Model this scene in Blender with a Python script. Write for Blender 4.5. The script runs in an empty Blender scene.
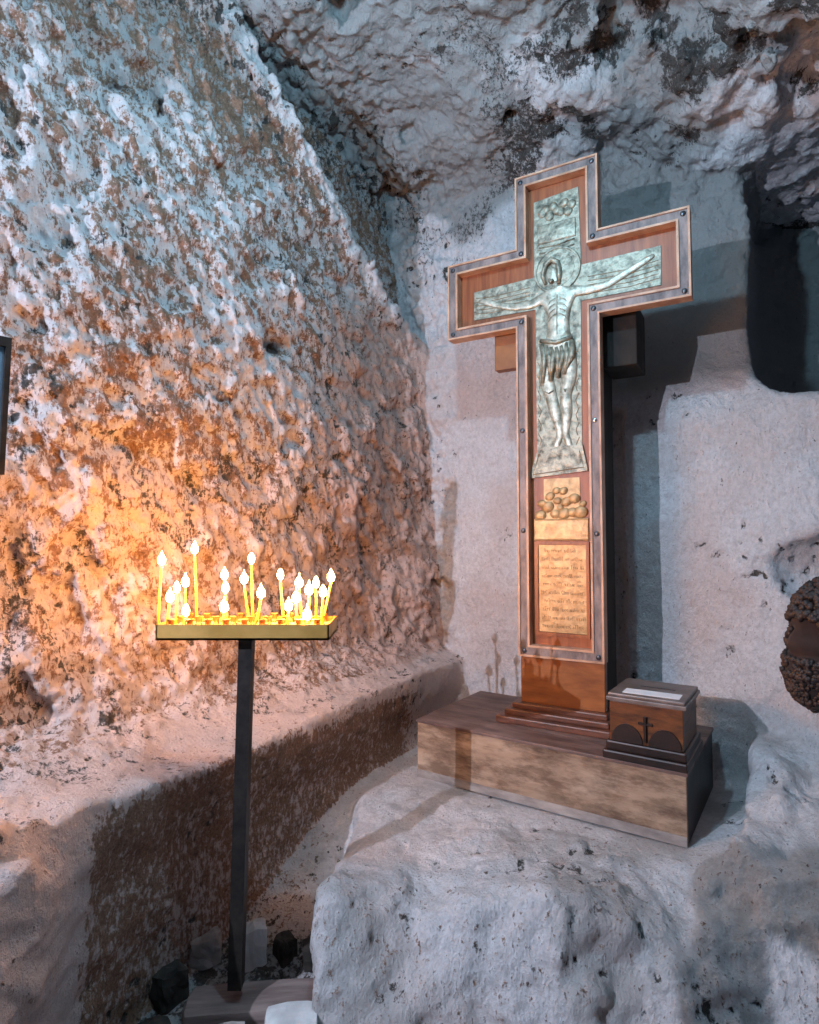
import bpy, bmesh, math, random
import numpy as np
from mathutils import Vector, Matrix

random.seed(7)
sc = bpy.context.scene
C = sc.collection
PI = math.pi

# ------------------------------------------------------------------ camera
F, ZC, TH = 600.0, 1.26, math.atan(28 / 600)
cam = bpy.data.cameras.new('camera')
cam_o = bpy.data.objects.new('camera', cam)
C.objects.link(cam_o)
cam.sensor_fit = 'VERTICAL'
cam.sensor_height = 36
cam.lens = 36 * F / 1024
cam.clip_start = 0.02
cam_o.location = (0, 0, ZC)
cam_o.rotation_euler = (PI / 2 + TH, 0, 0)
sc.camera = cam_o


def at(px, py, y):
    """the world point seen at a pixel, at forward distance y"""
    u = (px - 409.5) / F
    v = (512 - py) / F
    d = Vector((u, math.cos(TH) - v * math.sin(TH), math.sin(TH) + v * math.cos(TH)))
    d *= y / d.y
    return Vector((d.x, d.y, d.z + ZC))


# ------------------------------------------------------------------ materials
def new_mat(name):
    m = bpy.data.materials.new(name)
    m.use_nodes = True
    nt = m.node_tree
    return m, nt, nt.nodes, nt.links, nt.nodes['Principled BSDF']


def ramp(nt, stops):
    r = nt.nodes.new('ShaderNodeValToRGB')
    e = r.color_ramp.elements
    while len(e) < len(stops):
        e.new(0.5)
    for i, (p, c) in enumerate(stops):
        e[i].position = p
        e[i].color = (*c, 1) if len(c) == 3 else c
    return r


def noise(nt, scale, detail=6, rough=0.6, stretch=None, coord='Object', dist=0.0):
    tc = nt.nodes.new('ShaderNodeTexCoord')
    n = nt.nodes.new('ShaderNodeTexNoise')
    n.inputs['Scale'].default_value = scale
    n.inputs['Detail'].default_value = detail
    n.inputs['Roughness'].default_value = rough
    n.inputs['Distortion'].default_value = dist
    if stretch:
        mp = nt.nodes.new('ShaderNodeMapping')
        mp.inputs['Scale'].default_value = stretch
        nt.links.new(tc.outputs[coord], mp.inputs['Vector'])
        nt.links.new(mp.outputs[0], n.inputs['Vector'])
    else:
        nt.links.new(tc.outputs[coord], n.inputs['Vector'])
    return n


def simple_mat(name, c1, c2, scale=20, rough=0.6, metal=0.0, bump=0.0, stretch=None, detail=5, lo=.35, hi=.65):
    m, nt, N, L, p = new_mat(name)
    n = noise(nt, scale, detail, 0.6, stretch)
    r = ramp(nt, [(lo, c1), (hi, c2)])
    L.new(n.outputs['Fac'], r.inputs[0])
    L.new(r.outputs[0], p.inputs['Base Color'])
    p.inputs['Roughness'].default_value = rough
    p.inputs['Metallic'].default_value = metal
    if bump:
        b = N.new('ShaderNodeBump')
        b.inputs['Strength'].default_value = bump
        b.inputs['Distance'].default_value = 0.004
        L.new(n.outputs['Fac'], b.inputs['Height'])
        L.new(b.outputs[0], p.inputs['Normal'])
    return m


M = {}
M['panel'] = simple_mat('panel_wood', (.20, .052, .014), (.36, .115, .035), 7, .45, bump=.15, stretch=(6, 6, .5))
M['band'] = simple_mat('weathered_band', (.10, .08, .08), (.30, .24, .22), 9, .55, bump=.4, stretch=(3, 3, 1.2))
M['lip'] = simple_mat('light_wood_lip', (.42, .22, .13), (.66, .42, .28), 12, .5, bump=.2)
M['darkwood'] = simple_mat('dark_rough_wood', (.005, .004, .0035), (.03, .021, .015), 10, .85, bump=.8, stretch=(1, 1, .6))
M['pedestal'] = simple_mat('pedestal_wood', (.20, .065, .018), (.36, .13, .035), 6, .4, bump=.15, stretch=(1, 1, 4))
M['moulding'] = simple_mat('brown_moulding', (.085, .032, .02), (.18, .07, .04), 9, .4, bump=.1, stretch=(1, 1, 5))
M['beam'] = simple_mat('orange_beam', (.22, .08, .02), (.34, .13, .03), 9, .5, bump=.1)
M['boxwood'] = simple_mat('box_wood', (.05, .018, .008), (.20, .07, .02), 9, .35, bump=.15, stretch=(1, 1, 4))
M['boxdark'] = simple_mat('box_dark_wood', (.008, .005, .004), (.035, .015, .010), 10, .4, bump=.2)
M['boxtop'] = simple_mat('box_lid_wood', (.10, .075, .065), (.22, .17, .15), 10, .4, bump=.1)
M['silver'] = simple_mat('tarnished_silver', (.07, .07, .05), (.40, .40, .31), 34, .42, .4, bump=1.6, lo=.3, hi=.6)
M['silver2'] = simple_mat('polished_silver_figure', (.22, .225, .17), (.66, .65, .53), 30, .38, .4, bump=1.0)
M['brass'] = simple_mat('pale_gold_plate', (.34, .21, .09), (.58, .40, .20), 26, .45, .3, bump=1.0)
M['engrave'] = simple_mat('engraved_line', (.16, .10, .05), (.30, .19, .10), 30, .6)
M['iron'] = simple_mat('dark_stud_iron', (.05, .055, .06), (.14, .15, .17), 30, .35, .7)
M['steel'] = simple_mat('bright_stud_steel', (.45, .5, .6), (.6, .65, .75), 30, .25, .9)
M['black'] = simple_mat('black_painted_iron', (.008, .008, .008), (.03, .025, .022), 30, .5, .3, bump=.2)
M['trayglow'] = simple_mat('glow_tinted_tray', (.62, .36, .09), (.80, .48, .14), 12, .4, .6, bump=.1)  # candle glow on the tray is painted into its base colour
M['cup'] = simple_mat('brass_cup', (.16, .09, .03), (.40, .24, .08), 30, .35, .7)
M['paper'] = simple_mat('white_paper', (.80, .80, .82), (.88, .88, .9), 20, .7)
M['stone'] = simple_mat('loose_stone', (.22, .19, .17), (.48, .44, .42), 10, .9, bump=.8)
M['stonelight'] = simple_mat('pale_stone', (.50, .50, .50), (.74, .74, .73), 12, .9, bump=.6)
M['stonedark'] = simple_mat('dark_stone', (.012, .011, .010), (.06, .05, .04), 12, .95, bump=.8)
M['plank'] = simple_mat('old_plank', (.14, .10, .09), (.28, .21, .19), 8, .8, bump=.5, stretch=(.6, 4, 4))
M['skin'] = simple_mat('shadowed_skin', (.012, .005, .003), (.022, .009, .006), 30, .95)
M['hair'] = simple_mat('dark_brown_hair', (.004, .002, .0015), (.030, .011, .006), 90, .6, bump=.8, stretch=(1, 1, .4))
M['jacket'] = simple_mat('dark_jacket', (.015, .015, .02), (.03, .03, .035), 30, .9)
M['wick'] = simple_mat('burnt_wick', (.01, .008, .006), (.03, .02, .01), 30, .9)

# platform boards: pale worn plank with dark smears near the foot
m, nt, N, L, p = new_mat('platform_board')
n1 = noise(nt, 2.6, 8, .65, (1, 1, 5))
r1 = ramp(nt, [(.30, (.17, .11, .07)), (.5, (.40, .28, .19)), (.72, (.58, .45, .33))])
L.new(n1.outputs['Fac'], r1.inputs[0])
n2 = noise(nt, 5, 6, .7, (1, 1, 3))
r2 = ramp(nt, [(.40, (.25, .18, .14)), (.56, (1, 1, 1))])
L.new(n2.outputs['Fac'], r2.inputs[0])
mx = N.new('ShaderNodeMixRGB'); mx.blend_type = 'MULTIPLY'; mx.inputs[0].default_value = .75
L.new(r1.outputs[0], mx.inputs[1]); L.new(r2.outputs[0], mx.inputs[2])
L.new(mx.outputs[0], p.inputs['Base Color']); p.inputs['Roughness'].default_value = .65
b = N.new('ShaderNodeBump'); b.inputs['Strength'].default_value = .3; b.inputs['Distance'].default_value = .004
L.new(n1.outputs['Fac'], b.inputs['Height']); L.new(b.outputs[0], p.inputs['Normal'])
M['board'] = m
M['boardgrey'] = simple_mat('grey_limed_strip', (.20, .18, .17), (.44, .40, .37), 6, .7, bump=.3, stretch=(1, 1, 3))
M['boardtop'] = simple_mat('platform_top', (.075, .04, .035), (.23, .15, .125), 4, .5, bump=.2, stretch=(1, 4, 1))

# wax and flame
m, nt, N, L, p = new_mat('yellow_wax')
p.inputs['Base Color'].default_value = (.95, .62, .08, 1)
p.inputs['Roughness'].default_value = .45
p.inputs['Subsurface Weight'].default_value = .6
p.inputs['Subsurface Radius'].default_value = (.02, .012, .004)
p.inputs['Subsurface Scale'].default_value = 1.0
M['wax'] = m
m, nt, N, L, p = new_mat('candle_flame')
p.inputs['Base Color'].default_value = (1, .8, .4, 1)
p.inputs['Emission Color'].default_value = (1, .40, .105, 1)
p.inputs['Emission Strength'].default_value = FLAME if 'FLAME' in globals() else 310
M['flame'] = m
m, nt, N, L, p = new_mat('picture_glass')
p.inputs['Base Color'].default_value = (.35, .5, .62, 1)
p.inputs['Roughness'].default_value = .08
p.inputs['Metallic'].default_value = .3
M['glass'] = m

# rock: attributes carry the stone's colours (whitewash, bare brown rock, soot, pink clay) plus painted shade
m, nt, N, L, p = new_mat('cave_rock')
at_ = N.new('ShaderNodeAttribute'); at_.attribute_name = 'stone'
sep = N.new('ShaderNodeSeparateColor')
L.new(at_.outputs['Color'], sep.inputs[0])


def mixc(fac, a, b):
    x = N.new('ShaderNodeMix'); x.data_type = 'RGBA'
    L.new(fac, x.inputs[0])
    for v, i in ((a, 6), (b, 7)):
        if isinstance(v, tuple):
            x.inputs[i].default_value = (*v, 1)
        else:
            L.new(v, x.inputs[i])
    return x.outputs[2]


def math_(op, a, b, clamp=False):
    x = N.new('ShaderNodeMath'); x.operation = op; x.use_clamp = clamp
    for v, i in ((a, 0), (b, 1)):
        if isinstance(v, (int, float)):
            x.inputs[i].default_value = v
        else:
            L.new(v, x.inputs[i])
    return x.outputs[0]


fine = noise(nt, 110, 5, .7)
mid = noise(nt, 52, 6, .75)
# fine noise roughens the border between plaster and bare stone
strk_n = noise(nt, 85, 4, .65, (1, 1, .33), dist=.6)
jit = math_('ADD', math_('MULTIPLY', math_('SUBTRACT', mid.outputs['Fac'], .5), 1.9), math_('MULTIPLY', math_('SUBTRACT', strk_n.outputs['Fac'], .5), 1.3))
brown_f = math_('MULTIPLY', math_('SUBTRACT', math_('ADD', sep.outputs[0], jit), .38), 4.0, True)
dark_f = math_('MULTIPLY', math_('SUBTRACT', math_('ADD', sep.outputs[1], jit), .50), 3.5, True)
white = ramp(nt, [(.3, (.52, .50, .50)), (.6, (.74, .73, .74))]); L.new(mid.outputs['Fac'], white.inputs[0])
brown = ramp(nt, [(.3, (.15, .085, .055)), (.65, (.34, .21, .145))]); L.new(fine.outputs['Fac'], brown.inputs[0])
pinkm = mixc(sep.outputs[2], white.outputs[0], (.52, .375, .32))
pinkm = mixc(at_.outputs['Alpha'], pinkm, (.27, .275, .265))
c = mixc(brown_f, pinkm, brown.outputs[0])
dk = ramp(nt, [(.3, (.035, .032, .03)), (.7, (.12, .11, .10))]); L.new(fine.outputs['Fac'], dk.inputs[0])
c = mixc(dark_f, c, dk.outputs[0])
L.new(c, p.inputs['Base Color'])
p.inputs['Roughness'].default_value = .9
p.inputs['Specular IOR Level'].default_value = .2
b = N.new('ShaderNodeBump'); b.inputs['Strength'].default_value = .9; b.inputs['Distance'].default_value = .012
hsum = math_('ADD', math_('ADD', math_('MULTIPLY', fine.outputs['Fac'], .45), mid.outputs['Fac']), math_('MULTIPLY', strk_n.outputs['Fac'], .8))
L.new(hsum, b.inputs['Height']); L.new(b.outputs[0], p.inputs['Normal'])
M['rock'] = m

# ------------------------------------------------------------------ noise in numpy
rng = np.random.default_rng(5)
PERM = np.tile(rng.permutation(256).astype(np.int32), 3)
G = rng.normal(size=(256, 3)).astype(np.float32)
G /= np.linalg.norm(G, axis=1, keepdims=True)


def perlin(x, y, z):
    xi = np.floor(x); yi = np.floor(y); zi = np.floor(z)
    fx = (x - xi).astype(np.float32); fy = (y - yi).astype(np.float32); fz = (z - zi).astype(np.float32)
    xi = xi.astype(np.int32) & 255; yi = yi.astype(np.int32) & 255; zi = zi.astype(np.int32) & 255
    u = fx * fx * (3 - 2 * fx); v = fy * fy * (3 - 2 * fy); w = fz * fz * (3 - 2 * fz)
    out = 0
    for dx in (0, 1):
        px = PERM[xi + dx]
        wx = u if dx else 1 - u
        for dy in (0, 1):
            py = PERM[px + yi + dy]
            wxy = wx * (v if dy else 1 - v)
            for dz in (0, 1):
                g = G[PERM[py + zi + dz]]
                out = out + wxy * (w if dz else 1 - w) * (g[:, 0] * (fx - dx) + g[:, 1] * (fy - dy) + g[:, 2] * (fz - dz))
    return out * 1.6


def fbm(x, y, z, f, octv=3, gain=.5, off=0.0):
    s = 0; a = 1.0
    for i in range(octv):
        s = s + a * perlin(x * f + off + 7.3 * i, y * f + off * 1.7 + 3.1 * i, z * f + off * .6 + 11.9 * i)
        f *= 2.03; a *= gain
    return s


def sst(a, b, x):
    t = np.clip((x - a) / (b - a), 0, 1)
    return t * t * (3 - 2 * t)


def smin(a, b, k):
    h = np.clip(.5 + .5 * (b - a) / k, 0, 1)
    return b + (a - b) * h - k * h * (1 - h)


def smax(a, b, k):
    return -smin(-a, -b, k)


CX, CY = .06, 3.41      # inner corner of the cave


def coords(x, y):
    dl = (x - CX) * .8 - (y - CY) * .6            # distance out of the left wall
    sl = -((x - CX) * .6 + (y - CY) * .8)         # along it, from the corner towards the entrance
    db = -(x - CX) * .54 - (y - CY) * .84         # distance out of the back wall
    sb = (x - CX) * .84 - (y - CY) * .54          # along it, to the right
    return dl, sl, db, sb


def box3(a, b, c, ca, cb, cc, ha, hb, hc, r):
    qa = np.abs(a - ca) - ha + r; qb = np.abs(b - cb) - hb + r; qc = np.abs(c - cc) - hc + r
    return np.sqrt(np.maximum(qa, 0) ** 2 + np.maximum(qb, 0) ** 2 + np.maximum(qc, 0) ** 2) + np.minimum(np.maximum(qa, np.maximum(qb, qc)), 0) - r


def ell(x, y, z, c, r):
    k = np.sqrt(((x - c[0]) / r[0]) ** 2 + ((y - c[1]) / r[1]) ** 2 + ((z - c[2]) / r[2]) ** 2)
    return (k - 1) * min(r)


def platbox(x, y):
    u = (x - .903) * .8271 + (y - 1.997) * -.5621
    v = (x - .903) * .5621 + (y - 1.997) * .8271
    qa = np.abs(u + .525) - .525; qb = np.abs(v - .29) - .29
    return np.sqrt(np.maximum(qa, 0) ** 2 + np.maximum(qb, 0) ** 2) + np.minimum(np.maximum(qa, qb), 0)


def solids(x, y, z):
    """distances (positive in the air) to each mass of rock"""
    dl, sl, db, sb = coords(x, y)
    # --- left wall: a thick slab whose upper edge runs down towards the corner
    ridge = np.interp(sl, [-.5, .05, .35, .73, 1.36, 2.2], [2.3, 2.40, 2.60, 2.90, 3.42, 4.0]).astype(np.float32)
    off = .13 * sst(-.02, .07, z - ridge) + .12 * sst(.0, .8, z - ridge)
    off = off - .05 * np.exp(-((z - ridge + .08) / .09) ** 2)
    bulge = .10 * np.exp(-((sl - 1.5) / .7) ** 2 - ((z - 2.0) / .6) ** 2)
    off = off + 1.0 * np.maximum(0, .05 - np.abs(ell(sl, dl, z, (1.11, .10, 2.09), (.10, .10, .05)) + .05)) * 0
    foot = .05 * sst(1.2, .6, z)
    left = dl + off - bulge - foot * 1.0 - .10 * sst(.45, 0., sl) * sst(2.5, 1.2, z)
    # --- bench at its foot
    bw = np.interp(sl, [0, .6, 1.6, 2.6, 3.6], [.27, .33, .41, .52, .6]).astype(np.float32)
    btop = .615 + .02 * np.sin(sl * 3)
    lump = .13 * sst(1.95, 2.35, sl) * sst(.72, .35, z)
    bench = smax(dl - bw - lump + .05 * sst(.55, .35, z) * sst(2.1, 1.8, sl), (z - btop - .12 * sst(.28, .0, dl - .02)) * .97, .02)
    left = smax(left, -ell(sl, dl, z, (1.11, .12, 2.08), (.075, .13, .05)), .015)
    left = smax(left, -ell(sl, dl, z, (1.68, .14, 2.83), (.18, .10, .022)), .01)
    left = smin(left, bench, .03)
    # --- back wall with a niche high on the right
    tilt = .22 * sst(1.15, 1.9, sb) * np.clip((1.9 - z) / 1.3, 0, 1)
    back = db - tilt + .06 * sst(1.13, 1.09, sb) * sst(.85, .95, sb) * sst(1.92, 1.86, z)
    shelf = .30 * sst(1.75, 2.2, z) * sst(.75, 1.15, sb)      # the wall leans back above the shelf
    back = back + shelf * .55
    # foot of the wall to the right spreads out
    mound = (z - (.36 + .20 * sst(.75, .0, db) * 1.0 + .0 * x)) * .8
    mound = smax(mound, 1.42 - sb + .0 * z, .15)
    mound = smax(mound, db - .95, .2)
    niche = box3(sb, db, z, 2.42, -.25, 2.47, .78, .75, .61, .16)
    back = smax(back, -niche, .03)
    scoop = ell(sb, db, z, (1.95, .12, 1.15), (.26, .16, .16))
    back = smax(back, -scoop, .04)
    # --- ceiling
    ceil_h = 3.42 - .42 * sst(.55, 1.5, x) - .12 * sst(2.4, 1.2, y)
    ceil = (ceil_h - z) * .95
    brow = ell(sb, db, z, (.85, .05, 3.42), (1.0, .42, .22))      # swelling over the cross
    ceil = smin(ceil, brow, .10)
    for c, r in (((.44, 2.75, 3.36), (.10, .12, .13)), ((-.27, 2.35, 3.43), (.07, .10, .12)),
                 ((.33, 2.62, 3.44), (.22, .06, .07)), ((1.05, 2.2, 3.25), (.16, .12, .10)),
                 ((1.32, 2.05, 3.12), (.14, .10, .12)), ((.85, 2.35, 3.36), (.12, .14, .09)),
                 ((1.55, 2.1, 3.0), (.22, .25, .12))):
        ceil = smax(ceil, -ell(x, y, z, c, r), .03)
    crev = -ell(sb, db, z, (.72, .22, 3.19), (.28, .30, .05))
    back = smax(back, crev, .02)
    ceil = smax(ceil, crev, .02)
    # --- floor, rising into the alcove under the corner
    fl = (z - (-.05 + .30 * sst(1.75, 2.55, y) * sst(.9, .2, x))) * .9
    # --- ledge that carries the platform
    top = .258 + .03 * sst(1.1, 1.8, x)
    e_left = -(x + .235 - .08 * np.clip(y - 1.95, 0, 1) - .10 * (.27 - z)) * .98
    e_front = (1.74 - .10 * np.clip(x, 0, 2) - y) * .86 + (z - top) * .45
    ledge = smax(smax(z - top, e_left, .05), e_front, .07)
    ledge = smin(ledge, mound, .12)
    pb_ = platbox(x, y)
    ledge = smax(ledge, -smax(pb_ - .16, .256 + .25 * np.maximum(pb_, 0) - z, .02), .02)
    return left, back, ceil, fl, ledge


def combined(x, y, z):
    left, back, ceil, fl, ledge = solids(x, y, z)
    d = smin(left, back, .05)
    d = smin(d, ceil, .14)
    d = smin(d, smin(fl, ledge, .04), .05)
    return d


def rock_noise(x, y, z):
    dl, sl, db, sb = coords(x, y)
    onleft = sst(.30, .12, dl)
    onback = sst(.45, .2, db) * (1 - onleft) * sst(3.1, 2.8, z)
    high = sst(2.5, 3.1, z)
    nearplat = sst(.22, .03, platbox(x, y)) * sst(.6, .45, z)
    onbench = sst(.72, .62, z) * sst(.8, .6, dl) * sst(2.2, 1.9, sl)
    n = .055 * fbm(x, y, z, 1.9, 2) * (1 - .65 * onback) * (1 - nearplat) * (1 - .5 * onbench)
    calm = sst(.9, .3, x) * sst(2.5, 2.9, z)
    amp = .030 * (1 - .55 * calm) * (1 - .7 * onback) * (1 + .9 * high) * (1 - nearplat) * (1 - .65 * onbench)
    n = n + amp * fbm(x, y, z, 6.0, 3, .55, 4.2)
    # hacked texture on the left wall: tool marks falling from upper right to lower left
    a = (sl * .45 + z * .9); c = (sl * .9 - z * .45)
    n = n + .020 * onleft * sst(.62, .8, z) * fbm(c, a * .32, dl, 15, 2, .6, 9.0)
    return n


# ------------------------------------------------------------------ surface nets
H = .0172
X = np.arange(-2.15, 2.45, H, dtype=np.float32)
Y = np.arange(-.50, 4.15, H, dtype=np.float32)
Z = np.arange(-.12, 3.80, H, dtype=np.float32)
nx, ny, nz = len(X), len(Y), len(Z)
Fld = np.empty((nx, ny, nz), np.float32)
for i0 in range(0, nx, 24):
    xs = X[i0:i0 + 24]
    gx, gy, gz = np.meshgrid(xs, Y, Z, indexing='ij')
    d = combined(gx, gy, gz).astype(np.float32)
    near = np.abs(d) < .16
    if near.any():
        d[near] += rock_noise(gx[near], gy[near], gz[near])
    Fld[i0:i0 + 24] = d
S = Fld > 0
act = np.zeros((nx - 1, ny - 1, nz - 1), np.uint8)
for a in (0, 1):
    for b_ in (0, 1):
        for c_ in (0, 1):
            act += S[a:nx - 1 + a, b_:ny - 1 + b_, c_:nz - 1 + c_]
act = (act > 0) & (act < 8)
ci = np.argwhere(act).astype(np.int32)
idx = np.full(act.shape, -1, np.int32)
idx[act] = np.arange(len(ci), dtype=np.int32)
cor = [(a, b_, c_) for a in (0, 1) for b_ in (0, 1) for c_ in (0, 1)]
val = np.stack([Fld[ci[:, 0] + a, ci[:, 1] + b_, ci[:, 2] + c_] for a, b_, c_ in cor], 1)
acc = np.zeros((len(ci), 3), np.float32); cnt = np.zeros(len(ci), np.float32)
for i in range(8):
    for j in range(i + 1, 8):
        if sum(abs(p_ - q_) for p_, q_ in zip(cor[i], cor[j])) != 1:
            continue
        vi, vj = val[:, i], val[:, j]
        cr = (vi > 0) != (vj > 0)
        t = np.where(cr, vi / np.where(cr, vi - vj, 1), 0)
        pi_ = np.array(cor[i], np.float32); pj = np.array(cor[j], np.float32)
        acc += np.where(cr[:, None], pi_ + t[:, None] * (pj - pi_), 0); cnt += cr
V = (ci + acc / cnt[:, None]) * H + np.array([X[0], Y[0], Z[0]], np.float32)
Q = []
for ax in range(3):
    sl0 = [slice(None)] * 3; sl1 = [slice(None)] * 3
    sl0[ax] = slice(0, -1); sl1[ax] = slice(1, None)
    diff = S[tuple(sl0)] != S[tuple(sl1)]
    e = np.argwhere(diff).astype(np.int32)
    o1, o2 = [(1, 2), (2, 0), (0, 1)][ax]
    lim = [nx - 1, ny - 1, nz - 1]
    ok = (e[:, o1] > 0) & (e[:, o2] > 0) & (e[:, o1] < lim[o1]) & (e[:, o2] < lim[o2])
    e = e[ok]
    inside = S[e[:, 0], e[:, 1], e[:, 2]]

    def cell(d1, d2):
        q = e.copy(); q[:, o1] -= d1; q[:, o2] -= d2
        return idx[q[:, 0], q[:, 1], q[:, 2]]
    q = np.stack([cell(1, 1), cell(0, 1), cell(0, 0), cell(1, 0)], 1)
    q[inside] = q[inside][:, ::-1]
    Q.append(q)
Q = np.concatenate(Q)
Q = Q[(Q >= 0).all(1)]
del Fld, S, act, idx, val


def subdivide(V, Q):
    nV = len(V)
    a = Q.reshape(-1); b2 = np.roll(Q, -1, 1).reshape(-1)
    key = np.minimum(a, b2).astype(np.int64) * nV + np.maximum(a, b2)
    uk, inv = np.unique(key, return_inverse=True)
    ev = .5 * (V[uk // nV] + V[uk % nV])
    fv = V[Q].mean(1)
    em = (inv.reshape(-1, 4) + nV).astype(np.int32)
    fc = (np.arange(len(Q)) + nV + len(uk)).astype(np.int32)
    V2 = np.concatenate([V, ev, fv]).astype(np.float32)
    Q2 = np.concatenate([np.stack([Q[:, i], em[:, i], fc, em[:, (i + 3) % 4]], 1) for i in range(4)])
    return V2, Q2


def relax(V, Q, n):
    for _ in range(n):
        s_ = np.zeros_like(V); c_ = np.zeros(len(V), np.float32)
        for i in range(4):
            j = (i + 1) % 4
            for k in range(3):
                s_[:, k] += np.bincount(Q[:, i], V[Q[:, j], k], len(V)) + np.bincount(Q[:, j], V[Q[:, i], k], len(V))
            c_ += np.bincount(Q[:, i], minlength=len(V)) + np.bincount(Q[:, j], minlength=len(V))
        V = .4 * V + .6 * s_ / np.maximum(c_, 1)[:, None]
    return V.astype(np.float32)


def vnorm(V, Q):
    n = np.cross(V[Q[:, 2]] - V[Q[:, 0]], V[Q[:, 3]] - V[Q[:, 1]])
    out = np.zeros_like(V)
    for i in range(4):
        for k in range(3):
            out[:, k] += np.bincount(Q[:, i], n[:, k], len(V))
    return out / np.maximum(np.linalg.norm(out, axis=1, keepdims=True), 1e-9)


V, Q = subdivide(V, Q)
V = relax(V, Q, 2)
nrm = vnorm(V, Q)
x, y, z = V.T.copy()
dl, sl, db, sb = coords(x, y)
left, back, ceil, fl, ledge = solids(x, y, z)
own = np.argmin(np.stack([left, back, ceil, np.minimum(fl, ledge)]), 0)
onleft = sst(.30, .12, dl) * sst(.6, .75, z)
onback = (own == 1).astype(np.float32)
high = sst(2.3, 3.0, z)
# chips and tool marks
a = (sl * .45 + z * .9); c = (sl * .9 - z * .45)
strk = fbm(c, a * .30, dl, 26, 2, .6, 3.0)
chip = fbm(x, y, z, 17, 3, .6, 2.0)
ridged = 1 - np.abs(fbm(x, y, z, 11, 2, .5, 6.0)) * 2
disp = (.011 * onleft + .003) * strk * (.35 + .65 * onleft) + (.0075 + .008 * onleft + .006 * high - .002 * onback * (1 - high)) * chip
disp += .006 * (own == 3) * fbm(x, y, z * .5, 9, 3, .6, 121.0)
disp += .004 * (own == 1) * fbm(x, y, z, 5, 4, .6, 131.0)
disp += .006 * ridged * (onleft + high * .8)
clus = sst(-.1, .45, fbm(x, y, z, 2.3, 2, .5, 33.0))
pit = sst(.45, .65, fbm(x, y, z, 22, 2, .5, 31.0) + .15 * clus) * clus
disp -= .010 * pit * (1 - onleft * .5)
disp *= 1 - .85 * sst(.20, .02, platbox(x, y)) * (z < .6) * (own == 3)
disp *= np.where((own == 0) & (z < .63) & (sl < 2.1), .5, 1)
V = V + nrm * disp[:, None]
nrm = vnorm(V, Q)

# stone colours: R brown rock and painted tray shade, G soot and darkened hollows, B pink
big = fbm(x, y, z, 1.4, 3, .5, 17.0)
flake = fbm(x, y, z, 20, 3, .6, 2.7)
dab = fbm(c, a * .4, dl, 24, 3, .6, 21.0)
R = np.full(len(V), .05, np.float32)
lw = (own == 0) & (z > .6)
# plaster thins out downwards: white flakes above, mostly bare below
lo = sst(2.35, 1.55, z + .35 * (sl - 1.2)) * .9
R = np.where(lw, .44 + .22 * flake + .30 * dab + .20 * big + .05 * lo, R)
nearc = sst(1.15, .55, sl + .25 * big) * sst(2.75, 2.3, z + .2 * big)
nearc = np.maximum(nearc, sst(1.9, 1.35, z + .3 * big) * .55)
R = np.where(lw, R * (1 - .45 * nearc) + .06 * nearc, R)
ridge_v = np.interp(sl, [-.5, .05, .35, .73, 1.36, 2.2], [2.3, 2.40, 2.60, 2.90, 3.42, 4.0])
crest = np.exp(-((z - ridge_v + .05) / .07) ** 2)
R = np.where(lw, R - .45 * crest * (flake > -.35), R)
R = np.where(lw, R + .16 * sst(2.75, 3.0, z + .1 * big) * (1 - crest), R)
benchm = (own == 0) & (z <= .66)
tray_shade = benchm * sst(.60, .54, z) * sst(2.06, 2.0, sl + .03 * big) * sst(.35, .6, sl)  # tray's cast shadow painted as brown on the bench face
R = np.where(benchm, .13 + .15 * flake + .2 * big + .55 * tray_shade, R)
R = np.where(own == 1, .06 + .12 * flake + .16 * big, R)
R = np.where(own == 2, .03 + .22 * flake + .26 * big, R)
R = np.where(own == 3, .12 + .14 * flake + .20 * big, R)
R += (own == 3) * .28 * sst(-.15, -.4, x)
Gk = .20 + .0 * R
spots = sst(.30, .60, fbm(x, y, z, 26, 2, .5, 44.0))
Gk = Gk + .55 * pit + .10 * spots  # pit shade is put into the colour along with the depth
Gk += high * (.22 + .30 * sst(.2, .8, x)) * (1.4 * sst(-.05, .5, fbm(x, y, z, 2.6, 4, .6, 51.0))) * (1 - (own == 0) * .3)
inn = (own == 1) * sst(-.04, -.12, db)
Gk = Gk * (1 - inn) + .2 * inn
Gk += (own == 0) * (z > .6) * .36 * sst(.12, .55, fbm(c, a * .5, dl, 9, 3, .6, 61.0)) * sst(2.1, 1.5, z)
soot = np.exp(-((sl - 1.35) / .55) ** 2 - ((z - 1.55) / .25) ** 2)
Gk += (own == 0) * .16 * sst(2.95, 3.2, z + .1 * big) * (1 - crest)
Gk += (own == 0) * soot * .22 * sst(-.1, .4, dab)
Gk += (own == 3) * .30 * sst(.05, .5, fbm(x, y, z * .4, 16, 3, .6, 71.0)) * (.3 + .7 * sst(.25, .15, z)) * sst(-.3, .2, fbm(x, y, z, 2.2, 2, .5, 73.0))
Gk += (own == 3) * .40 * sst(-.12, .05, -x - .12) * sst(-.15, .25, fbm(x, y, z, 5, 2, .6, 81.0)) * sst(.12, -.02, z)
B = sst(.0, .5, fbm(x, y, z, 2.2, 2, .5, 91.0)) * .30 * (own != 2)
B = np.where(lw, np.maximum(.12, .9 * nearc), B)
B = np.where(benchm, .6, B)
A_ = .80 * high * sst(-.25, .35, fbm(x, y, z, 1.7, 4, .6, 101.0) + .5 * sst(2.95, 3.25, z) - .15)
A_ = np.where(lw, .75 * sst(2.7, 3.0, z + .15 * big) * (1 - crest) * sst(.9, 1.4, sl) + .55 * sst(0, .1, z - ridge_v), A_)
A_ = np.maximum(A_, .85 * inn)  # niche interior greyed, its shade put into the colour
A_ = np.maximum(A_, (own == 3) * .45 * sst(-.05, .5, fbm(x, y, z, 3.1, 4, .6, 111.0)))
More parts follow.
